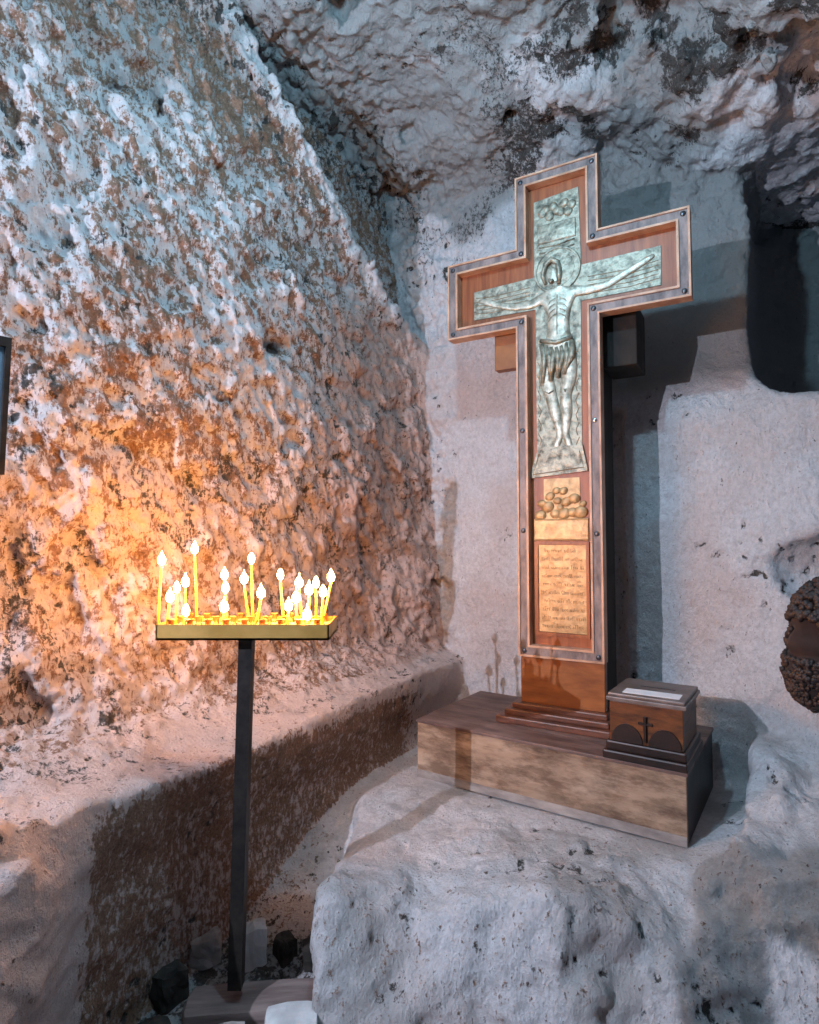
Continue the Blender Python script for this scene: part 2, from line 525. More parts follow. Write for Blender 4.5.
A_ = np.maximum(A_, (own == 3) * .7 * sst(-.2, -.4, x) * sst(2.1, 1.9, y))
olive = box3(sb, db, z, 1.22, 0, 2.06, .26, .5, .16, .02)
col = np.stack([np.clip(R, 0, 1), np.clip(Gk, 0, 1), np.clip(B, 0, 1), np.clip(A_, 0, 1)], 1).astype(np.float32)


def rock_object(name, fm):
    q = Q[fm]
    used = np.unique(q)
    remap = np.full(len(V), -1, np.int32); remap[used] = np.arange(len(used))
    q = remap[q]
    me = bpy.data.meshes.new(name)
    me.vertices.add(len(used)); me.vertices.foreach_set('co', V[used].reshape(-1))
    me.loops.add(q.size); me.loops.foreach_set('vertex_index', q.reshape(-1))
    me.polygons.add(len(q))
    me.polygons.foreach_set('loop_start', np.arange(len(q), dtype=np.int32) * 4)
    me.update(calc_edges=True)
    me.polygons.foreach_set('use_smooth', np.ones(len(q), bool))
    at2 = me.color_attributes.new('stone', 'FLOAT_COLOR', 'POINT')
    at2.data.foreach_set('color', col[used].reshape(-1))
    me.materials.append(M['rock'])
    me.validate()
    o = bpy.data.objects.new(name, me); C.objects.link(o)
    o['kind'] = 'structure'
    return o


fo = own[Q[:, 0]]
for k, nme in enumerate(('wall_left', 'wall_back', 'ceiling', 'floor')):
    o_ = rock_object(nme, fo == k)
    o_['label'] = ('rough hacked rock wall of the cave with a low bench at its foot', 'pale whitewashed rock wall behind the cross with a dark niche',
                   'rugged grey rock vault of the cave', 'pale rock floor and raised ledge under the platform')[k]


# ------------------------------------------------------------------ mesh helpers
def link(name, me, mat, parent=None, smooth=False):
    o = bpy.data.objects.new(name, me)
    if isinstance(mat, (list, tuple)):
        for q_ in mat:
            me.materials.append(q_)
    else:
        me.materials.append(mat)
    if smooth:
        for p_ in me.polygons:
            p_.use_smooth = True
    C.objects.link(o)
    if parent is not None:
        o.parent = parent
    return o


def obj(name, bm, mat, parent=None, smooth=False):
    bmesh.ops.recalc_face_normals(bm, faces=bm.faces)
    me = bpy.data.meshes.new(name)
    bm.to_mesh(me); bm.free()
    return link(name, me, mat, parent, smooth)


def thing(name, label, cat, loc=(0, 0, 0), rz=0, group=None):
    o = bpy.data.objects.new(name, None); C.objects.link(o)
    o.location = loc; o.rotation_euler = (0, 0, rz)
    o.empty_display_size = .1
    o['label'] = label; o['category'] = cat
    if group:
        o['group'] = group
    return o


def tag(o, label, cat, group=None):
    o['label'] = label; o['category'] = cat
    if group:
        o['group'] = group
    return o


def box(bm, x0, x1, y0, y1, z0, z1, bev=0.0):
    r = bmesh.ops.create_cube(bm, size=1)
    vs = r['verts']
    for v in vs:
        v.co = Vector(((x0 + x1) / 2 + v.co.x * (x1 - x0), (y0 + y1) / 2 + v.co.y * (y1 - y0), (z0 + z1) / 2 + v.co.z * (z1 - z0)))
    if bev:
        es = list({e for v in vs for e in v.link_edges})
        bmesh.ops.bevel(bm, geom=es, offset=bev, segments=2, affect='EDGES', profile=.6)
    return vs


def lathe(bm, prof, cx=0, cy=0, n=20, cz=0):
    rings = []
    for r, zz in prof:
        rings.append([bm.verts.new((cx + r * math.cos(2 * PI * i / n), cy + r * math.sin(2 * PI * i / n), cz + zz)) for i in range(n)])
    for a_, b2 in zip(rings, rings[1:]):
        for i in range(n):
            bm.faces.new((a_[i], a_[(i + 1) % n], b2[(i + 1) % n], b2[i]))
    bm.faces.new(rings[0][::-1]); bm.faces.new(rings[-1])


def tube(bm, pts, r, n=6):
    """r: number or list; a tube along points"""
    rs = r if isinstance(r, (list, tuple)) else [r] * len(pts)
    rings = []
    for i, p_ in enumerate(pts):
        p_ = Vector(p_)
        t = (Vector(pts[min(i + 1, len(pts) - 1)]) - Vector(pts[max(i - 1, 0)])).normalized()
        u = t.cross(Vector((0, 1, 0)))
        if u.length < .1:
            u = t.cross(Vector((1, 0, 0)))
        u.normalize(); w = t.cross(u)
        rings.append([bm.verts.new(p_ + rs[i] * (math.cos(2 * PI * k / n) * u + math.sin(2 * PI * k / n) * w)) for k in range(n)])
    for a_, b2 in zip(rings, rings[1:]):
        for i in range(n):
            bm.faces.new((a_[i], a_[(i + 1) % n], b2[(i + 1) % n], b2[i]))
    bm.faces.new(rings[0][::-1]); bm.faces.new(rings[-1])


def prism(bm, pts, y0, y1):
    """outline in x,z extruded along y"""
    f_ = [bm.verts.new((px_, y0, pz_)) for px_, pz_ in pts]
    g_ = [bm.verts.new((px_, y1, pz_)) for px_, pz_ in pts]
    n = len(pts)
    bm.faces.new(f_); bm.faces.new(g_[::-1])
    for i in range(n):
        bm.faces.new((f_[(i + 1) % n], f_[i], g_[i], g_[(i + 1) % n]))


def ring_prism(bm, outer, inner, y0, y1):
    n = len(outer)
    o0 = [bm.verts.new((a_, y0, b2)) for a_, b2 in outer]; o1 = [bm.verts.new((a_, y1, b2)) for a_, b2 in outer]
    i0 = [bm.verts.new((a_, y0, b2)) for a_, b2 in inner]; i1 = [bm.verts.new((a_, y1, b2)) for a_, b2 in inner]
    for k in range(n):
        j = (k + 1) % n
        bm.faces.new((o0[k], o0[j], i0[j], i0[k])); bm.faces.new((o1[j], o1[k], i1[k], i1[j]))
        bm.faces.new((o0[j], o0[k], o1[k], o1[j])); bm.faces.new((i0[k], i0[j], i1[j], i1[k]))


# ------------------------------------------------------------------ wooden platform
PLZ = .50
pa = math.radians(-34.2)
plat = thing('wooden_platform', 'low pale-fronted wooden platform on the rock ledge, carrying the tall cross', 'platform', (.903, 1.997, .262), pa)
PL, PW = 1.05, .58
bm = bmesh.new(); box(bm, -PL, -.0, 0, .022, 0, PLZ - .262 - .012, .002); obj('front_board', bm, M['board'], plat)
bm = bmesh.new(); box(bm, -PL, -.0, -.004, -.0001, 0, .032, .001)
q_ = obj('bottom_strip', bm, M['boardgrey'], plat); q_['label'] = 'greyish strip along the foot of the front board'
bm = bmesh.new(); box(bm, -.022, 0, .0225, PW, 0, PLZ - .262 - .012, .002)
s_ = obj('side_board', bm, M['boxdark'], plat); s_['label'] = 'dark side board'
bm = bmesh.new(); box(bm, -PL, -PL + .022, .0225, PW, 0, PLZ - .262 - .012, .002); obj('side_board', bm, M['board'], plat)
bm = bmesh.new()
for i in range(4):
    box(bm, -PL - .004, .006, -.006 + i * .1475, .1405 + i * .1475, PLZ - .262 - .0118, PLZ - .262, .002)
s_ = obj('top_boards', bm, M['boardtop'], plat); s_['label'] = 'dark reddish brown top boards'

# ------------------------------------------------------------------ cross
ca = math.radians(-30)
cross = thing('standing_cross', 'tall framed wooden cross with a silver crucifixion relief, standing on the platform', 'cross', (.6187, 2.5, PLZ), ca)
zo = -PLZ


def cross_outline(o):
    al, ar, tl, tr, bt, ab, ax_, tp = -.500, .524, -.171, .184, .769, 2.182, 2.532, 2.850
    return [(tl + o, bt + o + zo), (tr - o, bt + o + zo), (tr - o, ab + o + zo), (ar - o, ab + o + zo), (ar - o, ax_ - o + zo), (tr - o, ax_ - o + zo),
            (tr - o, tp - o + zo), (tl + o, tp - o + zo), (tl + o, ax_ - o + zo), (al + o, ax_ - o + zo), (al + o, ab + o + zo), (tl + o, ab + o + zo)]


bm = bmesh.new(); prism(bm, cross_outline(.004), .028, .046); obj('back_panel', bm, M['panel'], cross)
fr = None
bm = bmesh.new(); ring_prism(bm, cross_outline(.008), cross_outline(.040), -.010, .028)
fr = obj('frame', bm, M['band'], cross); fr['label'] = 'weathered grey-brown frame band'
bm = bmesh.new(); ring_prism(bm, cross_outline(0), cross_outline(.0079), -.016, .044); q_ = obj('outer_lip', bm, M['lip'], fr); q_['label'] = 'light tan outer lip'
bm = bmesh.new(); ring_prism(bm, cross_outline(.0401), cross_outline(.049), -.016, .030); q_ = obj('inner_lip', bm, M['lip'], fr); q_['label'] = 'light tan inner lip'
cc = cross_outline(.024)
studs = [(a_, b2, 'iron') for a_, b2 in cc] + [(-.147, 1.73 + zo, 'iron'), (.158, 1.745 + zo, 'steel'), (-.147, 1.30 + zo, 'iron'), (.160, 1.285 + zo, 'iron')]
for a_, b2, mm in studs:
    bm = bmesh.new()
    bmesh.ops.create_uvsphere(bm, u_segments=10, v_segments=6, radius=.011)
    for v in bm.verts:
        v.co = Vector((a_ + v.co.x, -.011 + v.co.y * .5, b2 + v.co.z))
    s_ = obj('stud', bm, M[mm], fr, True)
    if mm == 'steel':
        s_['label'] = 'bright steel stud'
# pedestal board and stepped mouldings
bm = bmesh.new(); box(bm, -.168, .180, .004, .05, .075, .7685 + zo, .003); obj('pedestal_board', bm, M['pedestal'], cross)
bm = bmesh.new()
for k, (o_, z0, z1) in enumerate(((.085, .0, .028), (.055, .028, .052), (.028, .052, .075))):
    box(bm, -.172 - o_ * .9, .183 + o_ * .4, .0 - o_, .10, z0, z1, .005)
obj('base_moulding', bm, M['moulding'], cross)
# timber post and cross beam behind
bm = bmesh.new(); box(bm, -.135, .158, .0465, .33, .0752, 2.60 + zo, .012)
for v in bm.verts:
    v.co.x += .006 * math.sin(v.co.z * 13); v.co.y += .005 * math.sin(v.co.z * 9)
pb = obj('backing_post', bm, M['darkwood'], cross)
bm = bmesh.new(); box(bm, -.30, -.1505, .060, .11, 2.03 + zo, 2.30 + zo, .004)
q_ = obj('backing_beam', bm, M['beam'], cross); q_['label'] = 'orange brown end of the beam behind the left arm'
bm = bmesh.new(); box(bm, .172, .31, .085, .30, 1.98 + zo, 2.24 + zo, .006)  # same beam as the left end, its shade put into the dark colour
q_ = obj('backing_beam', bm, M['darkwood'], cross); q_['label'] = 'shade-darkened end of the beam behind the right arm'

# silver plate (cross shaped) with embossed edge
YP = .024
plate_pts = [(-.094, 1.60), (-.0945, 2.262), (-.385, 2.268), (-.385, 2.398), (-.10, 2.405), (-.098, 2.74), (.096, 2.755), (.104, 2.415), (.415, 2.420), (.413, 2.262), (.100, 2.262), (.098, 1.60)]
plate_pts = [(a_, b2 + zo) for a_, b2 in plate_pts]
bm = bmesh.new(); prism(bm, plate_pts, YP, .0279)
plate = obj('silver_plate', bm, M['silver'], cross); plate['label'] = 'tarnished silver cross-shaped plate'
# title scroll, top knob pattern
bm = bmesh.new()
box(bm, -.082, .084, YP - .006, YP, 2.545 + zo, 2.625 + zo, .004)
for i in range(9):
    aa = i * 2.4
    bmesh.ops.create_uvsphere(bm, u_segments=8, v_segments=6, radius=.02, matrix=Matrix.Translation((-.06 + .016 * i, YP, 2.68 + zo + .022 * math.sin(aa))) @ Matrix.Diagonal((1, .4, 1, 1)))
for i in range(4):
    tube(bm, [(-.075, YP - .001, 2.53 - .025 * i + zo), (0, YP - .001, 2.525 - .025 * i + zo), (.078, YP - .001, 2.535 - .025 * i + zo)], .0035, 5)
obj('title_scroll', bm, M['silver'], plate, True)
# halo
bm = bmesh.new()
hc = Vector((.004, 0, 2.415 + zo))
for rr, w in ((.095, .006), (.07, .004)):
    pts = [(hc.x + rr * math.cos(t_), YP - .002, hc.z + rr * math.sin(t_)) for t_ in np.linspace(0, 2 * PI, 33)]
    tube(bm, pts, w, 6)
hd = [(hc.x + .093 * math.cos(t_), hc.z + .093 * math.sin(t_)) for t_ in np.linspace(0, 2 * PI, 32, endpoint=False)]
prism(bm, hd, YP - .004, YP)
obj('halo', bm, M['silver'], plate)


def skin_mesh(name, pts, edges, rads, mat, parent, flat=1.0, yoff=0.0, root=0, sub=2):
    me = bpy.data.meshes.new(name)
    me.from_pydata([tuple(p_) for p_ in pts], edges, [])
    o = bpy.data.objects.new(name, me); C.objects.link(o)
    mo = o.modifiers.new('s', 'SKIN')
    sv = me.skin_vertices[0].data
    for i, r in enumerate(rads):
        rr = r if isinstance(r, tuple) else (r, r)
        sv[i].radius = rr
        sv[i].use_root = (i == root)
    mo.use_smooth_shade = True
    m2 = o.modifiers.new('u', 'SUBSURF'); m2.levels = sub; m2.render_levels = sub
    dg = bpy.context.evaluated_depsgraph_get()
    ev = o.evaluated_get(dg)
    nm = bpy.data.meshes.new_from_object(ev)
    bpy.data.objects.remove(o); bpy.data.meshes.remove(me)
    for v in nm.vertices:
        v.co.y = v.co.y * flat + yoff
    nm.name = name
    nm.materials.clear()
    return link(name, nm, mat, parent, True)


def P2(px_, z_):
    return (px_, 0, z_ + zo)


# body of the embossed figure: one surface, arms out, knees bent to one side, feet together
fp = [P2(.002, 2.09), P2(.006, 2.20), P2(.008, 2.29), P2(.0, 2.335), P2(-.010, 2.365), P2(-.022, 2.395), P2(-.024, 2.435),   # 0-6 spine, neck, head
      P2(.070, 2.310), P2(.125, 2.300), P2(.205, 2.305), P2(.30, 2.345), P2(.365, 2.375), P2(.392, 2.388),                     # 7-12 right
      P2(-.060, 2.305), P2(-.115, 2.285), P2(-.19, 2.290), P2(-.27, 2.315), P2(-.335, 2.345), P2(-.360, 2.352),                # 13-18 left
      P2(-.036, 2.03), P2(-.052, 1.95), P2(-.030, 1.87), P2(-.012, 1.80), P2(.010, 1.71), P2(-.022, 1.625),                    # 19-24 left leg
      P2(.044, 2.03), P2(.050, 1.95), P2(.030, 1.87), P2(.038, 1.80), P2(.028, 1.71), P2(.055, 1.625)]                         # 25-30 right leg
fe = [(0, 1), (1, 2), (2, 3), (3, 4), (4, 5), (5, 6), (2, 7), (7, 8), (8, 9), (9, 10), (10, 11), (11, 12), (2, 13), (13, 14), (14, 15), (15, 16), (16, 17), (17, 18),
      (0, 19), (19, 20), (20, 21), (21, 22), (22, 23), (23, 24), (0, 25), (25, 26), (26, 27), (27, 28), (28, 29), (29, 30)]
fr_ = [.055, .048, .055, .03, .018, .030, .024, .026, .021, .017, .015, .013, .008, .026, .021, .017, .015, .013, .008,
       .042, .036, .028, .026, .017, .014, .042, .036, .028, .026, .017, .014]
fig = skin_mesh('crucified_figure', fp, fe, fr_, M['silver2'], plate, .36, YP - .002)
fig['label'] = 'bright silver embossed figure with outstretched arms'
# loincloth with folds
bm = bmesh.new()
for i in range(7):
    t_ = i / 6
    tube(bm, [(-.066 + .128 * t_, YP - .006, 2.10 + zo - .02 * math.sin(PI * t_)), (-.060 + .115 * t_ + .01, YP - .016, 2.03 + zo), (-.062 + .09 * t_ + .02 * (i % 2), YP - .012, 1.93 + zo + .03 * t_)], [.013, .014, .008], 6)
tube(bm, [(-.07, YP - .014, 2.115 + zo), (0, YP - .022, 2.095 + zo), (.068, YP - .014, 2.11 + zo)], .010, 6)
obj('loincloth', bm, M['silver'], fig, True)
# hair and beard of the figure
bm = bmesh.new()
tube(bm, [(-.045, YP - .004, 2.36 + zo), (-.058, YP - .008, 2.40 + zo), (-.045, YP - .010, 2.445 + zo), (-.020, YP - .012, 2.462 + zo), (.006, YP - .010, 2.445 + zo), (.014, YP - .008, 2.40 + zo), (.010, YP - .004, 2.35 + zo)], [.008, .012, .013, .013, .013, .012, .008], 7)
tube(bm, [(-.030, YP - .014, 2.375 + zo), (-.022, YP - .018, 2.362 + zo), (-.012, YP - .014, 2.372 + zo)], .007, 6)
obj('hair', bm, M['silver'], fig, True)
# engraved creases: ribs, belly, knees, shins, feet and sleeves of the plate
bm = bmesh.new()
yb = YP - .0215
for k in range(4):
    for sd in (-1, 1):
        tube(bm, [(.006 + sd * .008, yb, 2.285 - k * .022 + zo), (.006 + sd * .030, yb + .002, 2.278 - k * .024 + zo), (.006 + sd * .042, yb + .008, 2.262 - k * .024 + zo)], .0013, 5)
tube(bm, [(.006, yb, 2.30 + zo), (.004, yb - .001, 2.22 + zo), (.004, yb, 2.13 + zo)], .0013, 5)
for sx in (-.045, .042):
    tube(bm, [(sx - .014, YP - .014, 1.895 + zo), (sx * .8, YP - .017, 1.882 + zo), (sx * .6 + .012, YP - .012, 1.895 + zo)], .0028, 5)
obj('engraved_crease', bm, M['silver'], fig)
bm = bmesh.new()
for k in range(5):
    zz = 2.30 + k * .018
    tube(bm, [(-.375, YP - .0005, zz - .004 + zo), (-.30, YP - .0005, zz - .012 + zo), (-.12, YP - .0005, zz - .008 + zo)], .0014, 4)
    tube(bm, [(.405, YP - .0005, zz - .010 + zo), (.30, YP - .0005, zz - .020 + zo), (.13, YP - .0005, zz - .014 + zo)], .0014, 4)
for k in range(14):
    sx = -1 if k % 2 else 1
    zz = 2.06 - k * .031
    tube(bm, [(sx * .088, YP - .0005, zz + zo), (sx * .074, YP - .0005, zz - .03 + zo), (sx * .082, YP - .0005, zz - .055 + zo)], .0016, 4)
tube(bm, [(-.082, YP - .0085, 1.63 + zo), (-.11, YP - .0085, 1.54 + zo), (.105, YP - .0085, 1.56 + zo), (.088, YP - .0085, 1.63 + zo)], .002, 4)
obj('engraved_border', bm, M['engrave'], plate)
# foot rest
bm = bmesh.new(); prism(bm, [(-.128, 1.525 + zo), (.122, 1.545 + zo), (.100, 1.655 + zo), (-.086, 1.655 + zo)], YP - .008, YP + .0035)
obj('foot_rest', bm, M['silver'], plate)
# sheet with a heap of stones, gold band and inscription
bm = bmesh.new(); prism(bm, [(-.068, 1.30 + zo), (.088, 1.30 + zo), (.086, 1.520 + zo), (-.066, 1.520 + zo)], YP, .0279)
st = obj('mount_plate', bm, M['brass'], cross); st['label'] = 'pale gold plate with an embossed heap of stones'
heap = [(-.082, 1.365, .024), (-.05, 1.40, .026), (-.018, 1.37, .021), (.02, 1.37, .026), (.055, 1.375, .022), (.088, 1.375, .028), (-.04, 1.445, .020), (-.008, 1.425, .017),
        (.03, 1.42, .022), (.062, 1.432, .024), (-.012, 1.468, .016), (.018, 1.466, .018), (-.075, 1.415, .018), (.004, 1.395, .014), (.098, 1.41, .014)]
for a_, b2, r_ in heap:
    bm = bmesh.new()
    bmesh.ops.create_uvsphere(bm, u_segments=12, v_segments=8, radius=r_, matrix=Matrix.Translation((a_, YP - .001, b2 + zo)) @ Matrix.Rotation(random.uniform(-.5, .5), 4, 'Y') @ Matrix.Diagonal((1.1, .35, .9, 1)))
    obj('embossed_stone', bm, M['brass'], st, True)
bm = bmesh.new(); box(bm, -.110, .120, YP - .004, .0279, 1.258 + zo, 1.350 + zo, .003)
for i in range(2):
    tube(bm, [(-.105, YP - .004, 1.262 + .083 * i + zo), (.115, YP - .004, 1.262 + .083 * i + zo)], .003, 5)
obj('gold_band', bm, M['brass'], cross)
bm = bmesh.new(); ring_prism(bm, [(-.108, .858 + zo), (.122, .858 + zo), (.122, 1.252 + zo), (-.108, 1.252 + zo)], [(-.092, .873 + zo), (.109, .873 + zo), (.109, 1.240 + zo), (-.092, 1.240 + zo)], .016, .0279)
obj('plate_moulding', bm, M['panel'], cross)
bm = bmesh.new(); box(bm, -.0915, .1085, YP - .002, .0279, .8735 + zo, 1.2395 + zo, .001)
ins = obj('inscription_plate', bm, M['brass'], cross); ins['label'] = 'pale gold plate with rows of worn script'
# worn script: rows of small cursive strokes
bm = bmesh.new()
yl = YP - .0022
for row in range(10):
    zz = 1.208 - row * .035 + zo
    xx = -.080 + (.012 if row in (0, 6) else 0) + random.uniform(0, .006)
    xe = .098 - (.03 if row in (0,) else 0)
    while xx < xe:
        wl = random.choice((3, 4, 5, 6))
        for q2 in range(wl):
            if xx > xe:
                break
            h_ = random.choice((.009, .009, .010, .016))
            k_ = random.randint(0, 4)
            w_ = .0055
            if k_ == 0:
                pts = [(xx, zz), (xx, zz + h_), (xx + w_, zz + h_), (xx + w_, zz)]
            elif k_ == 1:
                pts = [(xx + w_, zz + h_), (xx, zz + h_ * .5), (xx + w_, zz)]
            elif k_ == 2:
                pts = [(xx, zz + h_), (xx, zz), (xx + w_, zz), (xx + w_, zz + h_)]
            elif k_ == 3:
                pts = [(xx, zz), (xx + w_ * .5, zz + h_), (xx + w_, zz)]
            else:
                pts = [(xx, zz + h_), (xx + w_, zz + h_), (xx + w_ * .5, zz + h_), (xx + w_ * .5, zz)]
            tube(bm, [(a_, yl, b2) for a_, b2 in pts], .0009, 4)
            xx += .0078
        xx += .0065
q_ = obj('script_lines', bm, M['engrave'], ins); q_['label'] = 'dark worn script'

# ------------------------------------------------------------------ offering box
ob = thing('offering_box', 'small dark brown wooden offering box on the right end of the platform', 'box', (.903, 1.997, PLZ), pa)
bm = bmesh.new(); box(bm, -.268, .008, -.012, .30, 0, .03, .006); box(bm, -.258, .004, -.004, .28, .03, .062, .006); obj('base_moulding', bm, M['boxdark'], ob)
bm = bmesh.new(); box(bm, -.245, -.006, .004, .26, .0622, .200, .003); bd = obj('body', bm, M['boxwood'], ob)
for s in (-1, 1):     # carved arches low on the front
    bm = bmesh.new()
    cx0 = -.125 + s * .062
    pts = [(cx0 + .052 * math.cos(t_), .064 + .062 * math.sin(t_)) for t_ in np.linspace(0, PI, 12)]
    prism(bm, pts, -.002, .0038)
    obj('carved_arch', bm, M['boxdark'], bd)
bm = bmesh.new()
tube(bm, [(-.125, .001, .075), (-.125, -.001, .16)], .006, 6); tube(bm, [(-.148, .0, .135), (-.102, .0, .135)], .005, 6)
obj('carved_cross', bm, M['boxdark'], bd)
bm = bmesh.new(); box(bm, -.255, .006, -.006, .275, .2002, .214, .003); box(bm, -.250, .0, .0, .268, .214, .226, .004); lid = obj('lid', bm, M['boxtop'], ob)
lid['label'] = 'greyish polished lid'
bm = bmesh.new(); box(bm, -.175, -.055, .150, .162, .2255, .2275, .0005); obj('coin_slot', bm, M['boxdark'], lid)
bm = bmesh.new(); box(bm, -.205, -.02, .03, .10, 0, .0012)
pp = obj('paper_slip', bm, M['paper'])
pp.location = Vector((.903, 1.997, PLZ + .2262)); pp.rotation_euler = (0, 0, pa + .03)
tag(pp, 'white paper slip lying on the lid of the offering box', 'paper')

# ------------------------------------------------------------------ candle stand
TY = 1.71
top_c = at(247, 641, TY); foot_c = at(236, 986, TY)
stand = thing('candle_stand', 'dark iron post stand with a rectangular tray full of burning candles', 'candle stand', (foot_c.x, foot_c.y, foot_c.z))
tz = at(240, 625, 1.61).z - foot_c.z
bz = at(240, 641, 1.61).z - foot_c.z
tx = (at(240, 630, 1.61).x + .003) - foot_c.x
bm = bmesh.new()
pts = [(0, 0, 0), (top_c.x - foot_c.x, 0, bz)]
w_ = .0185
vs = []
for (a_, b2, c_) in pts:
    vs.append([bm.verts.new((a_ + sx * w_, b2 + sy * w_, c_)) for sx, sy in ((-1, -1), (1, -1), (1, 1), (-1, 1))])
for i in range(4):
    bm.faces.new((vs[0][i], vs[0][(i + 1) % 4], vs[1][(i + 1) % 4], vs[1][i]))
bm.faces.new(vs[0][::-1]); bm.faces.new(vs[1])
obj('post', bm, M['black'], stand)
hw = .232; hd = .09
tray = None
bm = bmesh.new()
box(bm, tx - hw, tx + hw, -hd, hd, bz, bz + .006)
for (a0, a1, b0, b1) in ((-hw, hw, -hd, -hd + .004), (-hw, hw, hd - .004, hd), (-hw, -hw + .004, -hd, hd), (hw - .004, hw, -hd, hd)):
    box(bm, tx + a0, tx + a1, b0, b1, bz, tz)
tray = obj('tray', bm, M['trayglow'], stand)
bm = bmesh.new(); box(bm, tx - hw + .006, tx + hw - .006, -hd + .006, hd - .006, bz + .006, tz - .014)
q_ = obj('sand_bed', bm, simple_mat('sand', (.42, .28, .14), (.62, .46, .28), 120, .95, bump=.6), tray); q_['label'] = 'pale sand bed'
cup_me = None
for i in range(9):
    for j in range(3):
        bm = bmesh.new()
        lathe(bm, [(.009, 0), (.012, .003), (.008, .008), (.009, .022), (.013, .026), (.012, .028)], n=10)
        if cup_me is None:
            o_ = obj('candle_cup', bm, M['cup'], tray, True); cup_me = o_.data
        else:
            bm.free(); o_ = bpy.data.objects.new('candle_cup', cup_me); C.objects.link(o_); o_.parent = tray
        o_.location = (tx - hw + .035 + i * (2 * hw - .07) / 8, -.07 + j * .07, tz - .016)

# candles: (base px, base py, flame px, flame py, depth offset, label)
sp = foot_c
cands = [
    (158, 617, 161.7, 560, -.02, 'long slim candle standing alone at the left end of the tray'),
    (166, 617, 170, 597, -.07, 'short candle just right of the leftmost long candle'),
    (176, 617, 177, 588, .0, 'half-burnt candle in the middle of the leftmost cluster'),
    (186, 617, 185.5, 582, .07, 'upright candle at the back of the leftmost cluster'),
    (184, 617, 186, 611, -.07, 'nearly burnt-down candle low in the leftmost cluster'),
    (197, 617, 194.7, 549, .07, 'longest candle, its flame highest of all, left of centre'),
    (226, 617, 224.5, 575, .07, 'half-burnt candle left of the tray centre, highest of its cluster'),
    (227, 617, 225.5, 588, .0, 'short candle left of the tray centre, between two flames'),
    (222, 617, 224, 607, -.07, 'candle stub burning low left of the tray centre'),
    (249, 617, 244, 579, .07, 'candle leaning left beside the long central candle'),
    (253, 617, 251.4, 559, .0, 'long slim candle rising from the centre of the tray'),
    (255, 617, 261, 593, -.07, 'short candle leaning right beside the long central candle'),
    (284, 617, 280.4, 575, .0, 'tall candle right of centre, leaning slightly left'),
    (287, 617, 288.5, 606, -.07, 'low candle in front of the right cluster'),
    (297, 617, 296, 598, .0, 'short candle at the left of the right cluster'),
    (302, 617, 299, 583, .07, 'taller candle at the back of the right cluster'),
    (309, 617, 309, 590, .0, 'half-burnt candle in the middle of the right cluster'),
    (307, 617, 307, 615, -.07, 'candle stub flaring at the front of the right cluster'),
    (316, 617, 316, 583, .07, 'slim candle second from the right end at the back'),
    (322, 617, 323, 592, -.03, 'short candle near the right end of the tray'),
    (322, 617, 331, 577, .0, 'candle leaning outward over the right end of the tray'),
]
random.seed(3)
for bx_, by_, fx_, fy_, dy, lab in cands:
    depth = TY + dy
    row = min((-.07, 0, .07), key=lambda r_: abs(r_ - dy))
    b0 = at(bx_, 617, depth); b0.z = sp.z + tz - .014
    f0 = at(fx_, fy_, depth)
    top = Vector((f0.x, f0.y, max(f0.z - .014, b0.z + .012)))
    cd = thing('taper_candle', 'lit yellow ' + lab, 'candle', b0, 0, 'burning candles in the tray')
    rel = top - b0
    bm = bmesh.new(); tube(bm, [Vector((0, 0, 0)), rel * .5 + Vector((random.uniform(-.001, .001), 0, 0)), rel], [.0036, .0034, .0030], 8)
    obj('wax_body', bm, M['wax'], cd, True)
    bm = bmesh.new(); tube(bm, [rel, rel + Vector((.0005, 0, .005))], .0008, 5); obj('wick', bm, M['wick'], cd)
    bm = bmesh.new()
    k_ = random.uniform(.85, 1.15)
    lathe(bm, [(.0008, .004), (.0068 * k_, .007), (.0105 * k_, .014), (.0105 * k_, .021), (.0065 * k_, .030), (.0020, .036), (.0004, .042 * k_)], n=8)
    for v in bm.verts:
        v.co += rel + Vector((0, 0, -.004))
    fo_ = obj('flame', bm, M['flame'], cd, True)

# ------------------------------------------------------------------ loose stones round the foot of the stand
def stone(name, px_, py_, y_, size, mat, label, cat, seed=0, rot=0.0, jag=.12, z_=None, tilt=0.0):
    rs = random.Random(seed)
    bm = bmesh.new()
    bmesh.ops.create_cube(bm, size=1)
    bmesh.ops.subdivide_edges(bm, edges=bm.edges, cuts=4, use_grid_fill=True)
    for v in bm.verts:
        n_ = Vector((v.co.x * 3 + seed, v.co.y * 3, v.co.z * 3))
        from mathutils import noise as mn
        k = mn.noise_vector(n_) * jag
        v.co = (v.co * (1 - .10 * (v.co.length / .87) ** 4) + k * .6)
        v.co = Vector((v.co.x * size[0], v.co.y * size[1], (v.co.z + .5) * size[2]))
    o = obj(name, bm, M[mat])
    p_ = at(px_, py_, y_)
    o.location = (p_.x, p_.y, p_.z if z_ is None else z_)
    o.rotation_euler = (tilt, 0, rot)
    if cat:
        tag(o, label, cat, 'stones at the foot of the stand')
    return o


